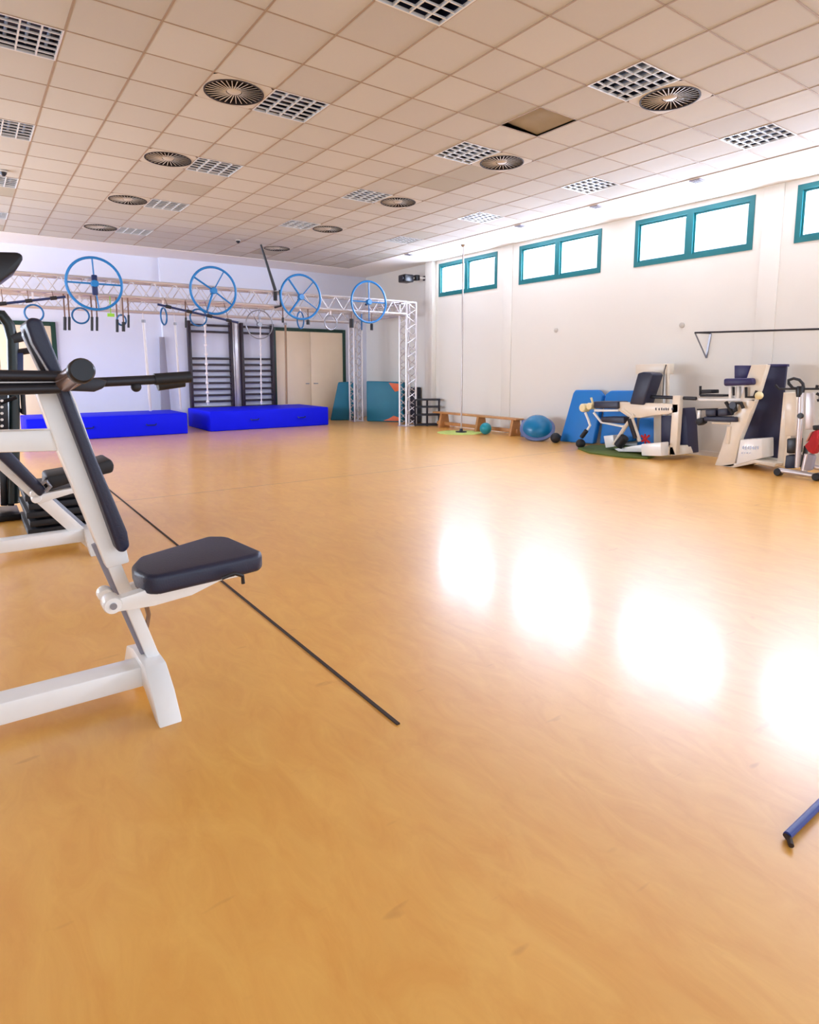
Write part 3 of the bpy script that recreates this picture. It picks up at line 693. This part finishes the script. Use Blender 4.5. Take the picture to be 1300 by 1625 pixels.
# ------------------------------------------------------------------ white and navy machine on the right
M2 = 9.05
def Q2(cx, cy, X=M2): return AX(1080+cx/5.909, 560+cy/5.909, X)
def slab2(pts, X, w_, name, m, par, bevel=.008): return slab(pts, X, w_, name, m, par, bevel, f=Q2)
tm = thing('torso_machine', (M2, 4.6, 0), 'tall white exercise machine with navy screens and stacked arm pads', 'exercise machine')
slab2([(665, 112), (810, 110), (740, 340), (640, 600), (560, 800), (500, 1080), (320, 1070), (380, 900), (440, 700), (520, 560), (620, 240)], M2, .12, 'main_column', 'cream_metal', tm)
slab2([(505, 118), (655, 118), (620, 240), (505, 240)], M2+.3, .04, 'head_panel', 'purple_pad', tm)
slab2([(400, 240), (670, 235), (678, 300), (400, 312)], M2-.1, .28, 'chest_pad', 'purple_pad', tm, bevel=.03)
slab2([(820, 112), (995, 112), (950, 560), (905, 1010), (600, 1000), (580, 790), (690, 520), (770, 300)], M2+.45, .05, 'rear_screen', 'navy_screen', tm)
slab2([(815, 105), (1000, 105), (1000, 130), (815, 130)], M2+.43, .08, 'top_rail', 'purple_pad', tm)
slab2([(560, 815), (765, 805), (765, 985), (520, 1050)], M2-.02, .35, 'weight_cover', 'white_metal', tm, bevel=.012)
for k in range(7):
    x_ = 578+k*23; slab2([(x_, 880+(k % 3)*5), (x_+16, 872), (x_+14, 905), (x_+3, 900+(k % 2)*8)], M2-.026, .004, 'lettering', 'grey_metal', tm, bevel=0)
for k in range(4):
    x_ = 570+k*24; slab2([(x_, 935), (x_+14, 932), (x_+12, 943), (x_, 945)], M2-.026, .004, 'lettering', 'grey_metal', tm, bevel=0)
slab2([(350, 1060), (500, 1078), (700, 1035), (880, 1070), (900, 1040), (700, 1000), (480, 1040)], M2, .6, 'base_rail', 'cream_metal', tm)
slab2([(165, 425), (700, 425), (700, 455), (165, 450)], M2, .1, 'cross_beam', 'white_metal', tm)
slab2([(180, 388), (405, 390), (405, 412), (180, 412)], M2-.06, .2, 'arm_rail', 'black_rubber', tm)
slab2([(192, 345), (290, 345), (292, 380), (192, 385)], M2-.08, .22, 'arm_pad', 'black_rubber', tm, bevel=.012)
MB().tube([Q2(188, 310), Q2(186, 400)], .018, 8).build('arm_stop', 'black_rubber', tm)
for x_ in (450, 520, 570): slab2([(x_, 315), (x_+30, 315), (x_+30, 430), (x_, 430)], M2, .08, 'pad_post', 'white_metal', tm)
MB().tube([Q2(500, 320, M2-.03), Q2(500, 400, M2-.03)], .016, 8).build('handle', 'black_rubber', tm)
MB().tube([Q2(615, 320, M2-.04), Q2(617, 415, M2-.04), Q2(690, 415, M2-.04), Q2(715, 355, M2-.04)], .02, 8).build('handle', 'black_rubber', tm)
c_ = Q2(738, 400, M2-.05); MB().sphere(c_, .055).build('knob', 'yellow_cream', tm)
slab2([(230, 530), (330, 530), (330, 595), (232, 598)], M2-.05, .2, 'thigh_pad', 'navy_pad', tm, bevel=.02)
slab2([(345, 525), (440, 520), (442, 590), (345, 596)], M2-.05, .2, 'thigh_pad', 'navy_pad', tm, bevel=.02)
slab2([(215, 598), (520, 600), (525, 650), (215, 640)], M2-.06, .26, 'seat_pad', 'navy_pad', tm, bevel=.015)
slab2([(150, 525), (330, 520), (330, 535), (150, 538)], M2, .08, 'pad_rail', 'black_rubber', tm)
slab2([(160, 540), (185, 540), (180, 620), (150, 620)], M2-.02, .06, 'foot_link', 'white_metal', tm)
slab2([(140, 620), (215, 605), (210, 660), (165, 685), (138, 660)], M2-.05, .14, 'foot_pad', 'black_rubber', tm, bevel=.015)
MB().tube([Q2(425, 460, M2-.05), Q2(450, 500, M2-.05), Q2(490, 570, M2-.05), Q2(520, 540, M2-.05), Q2(510, 470, M2-.05), Q2(570, 470, M2-.05), Q2(590, 520, M2-.05)], .026, 8).build('pulley_arm', 'black_rubber', tm)
c_ = Q2(500, 490, M2-.04); MB().lathe(c_, (-1, 0, 0), [(.05, 0), (.05, .04)]).build('pulley', 'dark_metal', tm)
MB().tube([Q2(300, 655), Q2(470, 660)], .018, 8).build('seat_strut', 'cream_metal', tm)
MB().tube([Q2(460, 690), Q2(440, 850)], .035, 8).build('lower_strut', 'cream_metal', tm)
slab2([(965, 370), (1050, 370), (1010, 700), (970, 1065), (905, 1060), (935, 700)], M2+.2, .12, 'rear_post', 'cream_metal', tm)

# ------------------------------------------------------------------ elliptical trainer at the right edge
BX = 8.85
def Q3(cx, cy, X=BX): return AX(1220+cx/9.025, 590+cy/9.025, X)
bk = thing('cross_trainer', (BX, 3.6, 0), 'silver cross trainer with black loop handles at the right edge', 'exercise machine')
MB().tube([Q3(100, 190), Q3(150, 245), Q3(240, 245), Q3(760, 245)], .014, 10).build('handlebar', 'black_rubber', bk)
MB().tube([Q3(440, 240), Q3(350, 235), Q3(290, 170), Q3(285, 120), Q3(360, 95), Q3(440, 115), Q3(490, 170), Q3(505, 245)], .019, 10).build('loop_handle', 'black_rubber', bk)
MB().lathe(Q3(455, 250), (0, 0, -1), [(.04, -.04), (.055, 0), (.04, .1)]).build('console', 'black_plastic', bk)
MB().tube([Q3(470, 300), Q3(455, 640), Q3(410, 1370)], [.036, .036, .03], 12).build('column', 'silver', bk)
c_ = Q3(458, 632, BX-.05); MB().lathe(c_, (-1, 0, 0), [(.04, 0), (.03, .03)]).build('adjust_knob', 'black_plastic', bk)
slab([(230, 300), (400, 300), (385, 920), (230, 920)], BX+.25, .12, 'housing_upper', 'cream_metal', bk, f=Q3)
slab([(255, 955), (410, 955), (400, 1170), (250, 1170)], BX+.05, .2, 'flywheel_cover', 'black_plastic', bk, f=Q3, bevel=.02)
slab([(240, 1195), (400, 1195), (385, 1385), (220, 1385)], BX+.05, .2, 'lower_cover', 'navy_pad', bk, f=Q3, bevel=.02)
slab([(530, 300), (640, 300), (640, 830), (520, 830)], BX+.3, .06, 'rear_housing', 'silver', bk, f=Q3)
MB().tube([Q3(150, 1410), Q3(420, 1450), Q3(800, 1510)], .035, 10).build('base_tube', 'silver', bk)
for (x_, y_) in ((115, 1440), (665, 1510)): MB().lathe(Q3(x_, y_, BX-.05), (1, 0, 0), [(.04, 0), (.05, .02), (.05, .1), (.04, .12)]).build('wheel', 'black_rubber', bk)
MB().tube([Q3(700, 190), Q3(690, 245)], .02, 8).build('grip', 'black_rubber', bk)
MB().tube([Q3(690, 310), Q3(740, 340), Q3(740, 400), Q3(700, 410)], .02, 8).build('grip', 'black_rubber', bk)
MB().tube([Q3(560, 1180), Q3(510, 1420)], .04, 10).build('pedal_arm', 'silver', bk)
slab([(500, 1060), (540, 1050), (500, 1400), (450, 1390)], BX+.06, .08, 'crank_cover', 'black_plastic', bk, f=Q3)
MB().tube([Q3(640, 1360), Q3(820, 1390)], .03, 10).build('rear_tube', 'silver', bk)
rc = thing('red_jacket', Q3(600, 1100, BX-.05), 'red cloth with pink edges bundled on the cross trainer beside its column', 'clothing')
slab([(640, 840), (700, 830), (700, 960), (690, 1070), (640, 1190), (560, 1150), (500, 1060), (560, 1000)], BX-.1, .16, 'body', 'red_cloth', rc, f=Q3, bevel=.03)
slab([(590, 870), (630, 850), (560, 990), (520, 1010)], BX-.06, .08, 'sleeve', 'skin_pad', rc, f=Q3, bevel=.015)
slab([(690, 900), (790, 860), (790, 1080), (700, 1050)], BX-.06, .1, 'sleeve', 'skin_pad', rc, f=Q3, bevel=.015)
slab([(620, 770), (710, 765), (700, 835), (630, 840)], BX-.1, .12, 'collar', 'black_rubber', rc, f=Q3, bevel=.015)
slab([(560, 1170), (650, 1200), (600, 1420), (490, 1410)], BX-.1, .1, 'hem', 'concrete_grey', rc, f=Q3, bevel=.02)

# ------------------------------------------------------------------ foreground machine (white frame, navy pads)
def D(x, y, Y=2.8): return AY(x, y, Y)
def foreground(par, Y, w_, tr):
    pass
fm = thing('shoulder_press_bench', (.6, 2.8, 0), 'large white framed press bench with navy backrest and seat in the left foreground', 'exercise machine')
def yslab(pts, Y, wd, name, m, par=None, bevel=.008, seg=2):
    P_ = [AY(x, y, Y) for x, y in pts]
    for v in P_: v.z = max(v.z, 0)
    return MB().prism(P_, (0, wd, 0)).build(name, m, par, bevel=bevel, seg=seg)
# floor beam, runs left out of the picture
MB().box((-1.0, 2.74, .055), (.56, 2.86, .145)).build('base_beam', 'white_metal', fm, bevel=.008)
# cross foot: arched from front to back
MB().prism([(.535, 2.46, 0), (.535, 2.52, 0), (.535, 2.70, .06), (.535, 2.90, .06), (.535, 3.06, 0), (.535, 3.14, 0), (.535, 3.04, .13), (.535, 2.90, .17), (.535, 2.68, .17), (.535, 2.56, .10)], (.09, 0, 0)).build('cross_foot', 'white_metal', fm, bevel=.006)
# inclined column
cb, ct = AY(247, 1045, 2.8), AY(172, 885, 2.8)
MB().bar(AY(250, 1060, 2.8), AY(165, 860, 2.8), .05, .075, up=(0, 1, 0)).build('lower_column', 'white_metal', fm, bevel=.004)
MB().bar(AY(236, 1050, 2.83), AY(152, 862, 2.83), .035, .035, up=(0, 1, 0)).build('adjuster_rail', 'concrete_grey', fm, bevel=.003)
yslab([(50, 600), (104, 600), (122, 640), (150, 720), (192, 830), (206, 893), (170, 903), (157, 870), (92, 715)], 2.74, .12, 'upper_column', 'white_metal', fm, .008)
yslab([(36, 530), (42, 512), (52, 515), (98, 602), (70, 602)], 2.76, .09, 'backrest_spine', 'dark_metal', fm)
yslab([(-200, 690), (95, 682), (96, 716), (-200, 724)], 2.76, .09, 'rear_arm', 'white_metal', fm)
MB().box((-1.0, 2.76, .1), (-.92, 2.84, 1.2)).build('rear_column', 'white_metal', fm, bevel=.006)
# backrest pad
yslab([(40, 512), (48, 503), (66, 506), (104, 600), (150, 720), (180, 790), (203, 845), (207, 868), (198, 878), (187, 876), (160, 800), (122, 700), (84, 600), (52, 545)], 2.66, .30, 'backrest', 'navy_pad', fm, .018, 3)
# seat
sc = [Vector((x, y, .545)) for x, y in ((.56, 2.46), (.94, 2.50), (1.0, 2.51), (1.025, 2.55), (.99, 2.85), (.975, 2.89), (.91, 2.94), (.56, 2.78), (.51, 2.68), (.50, 2.58), (.52, 2.49))]
MB().prism(sc, (0, 0, .082)).build('seat', 'navy_pad', fm, bevel=.026, seg=4)
seat_arm = [AY(x, y, 2.5) for x, y in ((172, 956), (178, 973), (245, 962), (305, 945), (350, 922), (378, 916), (384, 905), (300, 915), (236, 935))]
MB().prism(seat_arm, (0, .05, 0)).build('seat_arm', 'white_metal', fm, bevel=.005)
seat_arm = [AY(x, y, 2.84) for x, y in ((162, 940), (166, 952), (220, 945), (300, 925), (300, 910), (220, 925))]
MB().prism(seat_arm, (0, .04, 0)).build('seat_arm', 'white_metal', fm, bevel=.005)
c_ = AY(180, 962, 2.49); MB().lathe(c_, (0, 1, 0), [(.03, 0), (.034, .01), (.034, .07), (.03, .08)]).build('pivot', 'white_metal', fm)
MB().lathe(c_, (0, -1, 0), [(.014, -.02), (.012, .008)]).build('pivot_bolt', 'grey_metal', fm)
c_ = AY(168, 945, 2.80); MB().lathe(c_, (0, 1, 0), [(.025, 0), (.03, .01), (.03, .05)]).build('pivot', 'white_metal', fm)
MB().tube([AY(352, 918, 2.44), AY(372, 910, 2.44), AY(385, 914, 2.44), AY(386, 926, 2.44)], .008, 8).build('release_hook', 'black_plastic', fm)
MB().tube([AY(225, 930, 2.75), AY(236, 975, 2.78), AY(232, 1000, 2.8)], .01, 8).build('adjuster_cable', 'bronze', fm)
# press arm with grips
MB().tube([AY(-120, 594, 2.62), AY(98, 597, 2.62)], .02, 12).build('press_arm', 'dark_metal', fm)
MB().tube([AY(-120, 622, 2.62), AY(95, 616, 2.62)], .02, 12).build('press_arm', 'dark_metal', fm)
MB().tube([AY(-120, 608, 2.64), AY(90, 606, 2.64)], .012, 12).build('guide_rod', 'chrome', fm)
yslab([(86, 612), (96, 588), (150, 600), (172, 604), (165, 616), (150, 622), (96, 620)], 2.6, .07, 'arm_joint', 'dark_metal', fm, .008)
MB().tube([AY(150, 607, 2.64), AY(255, 602, 2.64)], .019, 12).build('extension_arm', 'dark_metal', fm)
MB().tube([AY(245, 602, 2.64), AY(302, 598, 2.64)], .024, 12).build('side_grip', 'black_rubber', fm)
MB().tube([AY(250, 612, 2.72), AY(292, 606, 2.72)], .022, 12).build('side_grip', 'black_rubber', fm)
c_ = AY(216, 614, 2.64); MB().sphere(c_, .02).build('lock_knob', 'black_rubber', fm)
h0, h1 = AY(104, 606, 2.62), AY(127, 590, 2.38)
MB().tube([h0, h1], .036, 18).build('handle_sleeve', 'grip_bronze', fm)
MB().lathe(h1, (h1-h0), [(.036, -.01), (.042, .0), (.042, .03), (.036, .038)], 24).build('end_cap', 'black_plastic', fm)

# second bench behind
sb = thing('incline_bench', (.7, 5.5, 0), 'smaller white framed bench with black pads behind the foreground bench', 'exercise machine')
MB().box((-1.0, 5.44, .055), (.72, 5.56, .15)).build('base_beam', 'white_metal', sb, bevel=.008)
MB().prism([(.7, 5.16, 0), (.7, 5.24, 0), (.7, 5.44, .07), (.7, 5.56, .07), (.7, 5.76, 0), (.7, 5.84, 0), (.7, 5.6, .16), (.7, 5.4, .16)], (.1, 0, 0)).build('cross_foot', 'white_metal', sb, bevel=.006)
MB().bar(AY(152, 868, 5.5), AY(-60, 678, 5.5), .09, .07, up=(0, 1, 0)).build('column', 'white_metal', sb, bevel=.004)
MB().bar(AY(158, 860, 5.58), AY(70, 782, 5.58), .05, .03, up=(0, 1, 0)).build('adjuster_rail', 'grey_metal', sb, bevel=.003)
yslab([(-40, 684), (-30, 674), (20, 722), (74, 778), (64, 790), (0, 730)], 5.38, .26, 'backrest', 'navy_pad', sb, .02)
yslab([(74, 756), (108, 750), (176, 728), (182, 738), (180, 750), (120, 764), (74, 780)], 5.40, .36, 'seat', 'black_rubber', sb, .02)
yslab([(52, 792), (60, 800), (112, 784), (150, 775), (150, 768), (66, 784)], 5.42, .05, 'seat_arm', 'white_metal', sb, .005)
for (x_, y_) in ((58, 792), (56, 784)):
    c_ = AY(x_, y_, 5.40); MB().lathe(c_, (0, 1, 0), [(.03, 0), (.035, .01), (.035, .05)]).build('pivot', 'white_metal', sb)
MB().tube([AY(66, 768, 5.36), AY(74, 764, 5.36), AY(80, 772, 5.36), AY(72, 780, 5.36)], .015, 8).build('hook', 'grey_metal', sb)

# stack of black step boards
for k in range(5):
    z = .005+k*.075; wx = .02*(k % 2)
    o = MB().box((.36+wx, 6.1, z), (.95-wx, 6.95, z+.055)).box((.42, 6.16, z+.055), (.90, 6.9, z+.072)).build('step_board', 'black_rubber', bevel=.012)
    tag(o, 'black step board in the stack behind the benches, ' + ['lowest', 'second from the bottom', 'middle one', 'second from the top', 'topmost'][k], 'step board', 'stack of black step boards')
# black multi station at the far left
ms = thing('cable_station', (.2, 7.1, 0), 'black cable station with an arched tube at the left edge', 'exercise machine')
MS = 7.1
mat('green_black', (26, 40, 42), .35)
MB().tube([AY(-60, 522, MS), AY(-20, 498, MS), AY(3, 500, MS), AY(14, 515, MS), AY(20, 540, MS), AY(22, 640, MS), AY(22, 798, MS)], .05, 12).build('arched_tube', 'green_black', ms)
yslab([(-70, 398), (28, 400), (36, 404), (36, 412), (24, 430), (0, 448), (-30, 476), (-70, 480)], MS-.2, .4, 'top_shroud', 'black_plastic', ms, .02)
MB().bar(AY(-30, 470, MS), AY(-30, 640, MS), .09, .09).build('mast', 'dark_metal', ms)
yslab([(-14, 622), (12, 622), (14, 682), (-14, 682)], MS-.1, .08, 'perforated_post', 'black_plastic', ms)
for k in range(5):
    c_ = AY(3, 636+k*10, MS-.11); MB().lathe(c_, (0, -1, 0), [(.014, 0), (.012, .006)], 10).build('pin_hole', 'white_metal', ms)
MB().bar(AY(30, 560, MS), AY(30, 610, MS), .07, .07).build('slider', 'navy_bar', ms, bevel=.01)
yslab([(16, 532), (44, 522), (46, 540), (22, 545)], MS-.05, .12, 'pulley_block', 'black_plastic', ms)
MB().tube([AY(22, 560, MS), AY(50, 556, MS)], .03, 8).build('arm', 'dark_metal', ms)
MB().tube([AY(26, 625, MS), AY(28, 648, MS), AY(38, 658, MS), AY(36, 625, MS)], .022, 8).build('handle', 'black_plastic', ms)
MB().tube([AY(0, 640, MS-.1), AY(26, 630, MS-.1)], .018, 8).build('link', 'black_plastic', ms)
for x_ in (3, 14): yslab([(x_-4, 735), (x_+7, 735), (x_+9, 803), (x_-2, 803)], MS, .1, 'leg', 'black_plastic', ms)
MB().box((-.6, MS-.25, 0), (.36, MS+.25, .06)).build('base', 'black_plastic', ms, bevel=.01)

# ------------------------------------------------------------------ lines on the floor
tp = tag(MB().box((1.318, 1.93, .0), (1.333, 9.0, .006)).build('floor_tape', 'tape_black'), 'thin dark strip running along the floor under the foreground seat', 'strip')
bs_ = thing('blue_strap_bar', (1.95, .74, 0), 'blue tube with a black end lying on the floor at the lower right', 'tube')
a, b = Vector((1.955, .738, .016)), Vector((2.65, .79, .016))
a = AZ(1250, 1326, .016); b = AZ(1302, 1275, .016); b = a+(b-a)*3
MB().tube([a, b], .012, 12).build('tube', 'strap_blue', bs_)
MB().tube([AZ(1247, 1324, .012), AZ(1253, 1332, .012), AZ(1256, 1342, .010)], [.009, .009, .008], 10).build('end_stop', 'tape_black', bs_)
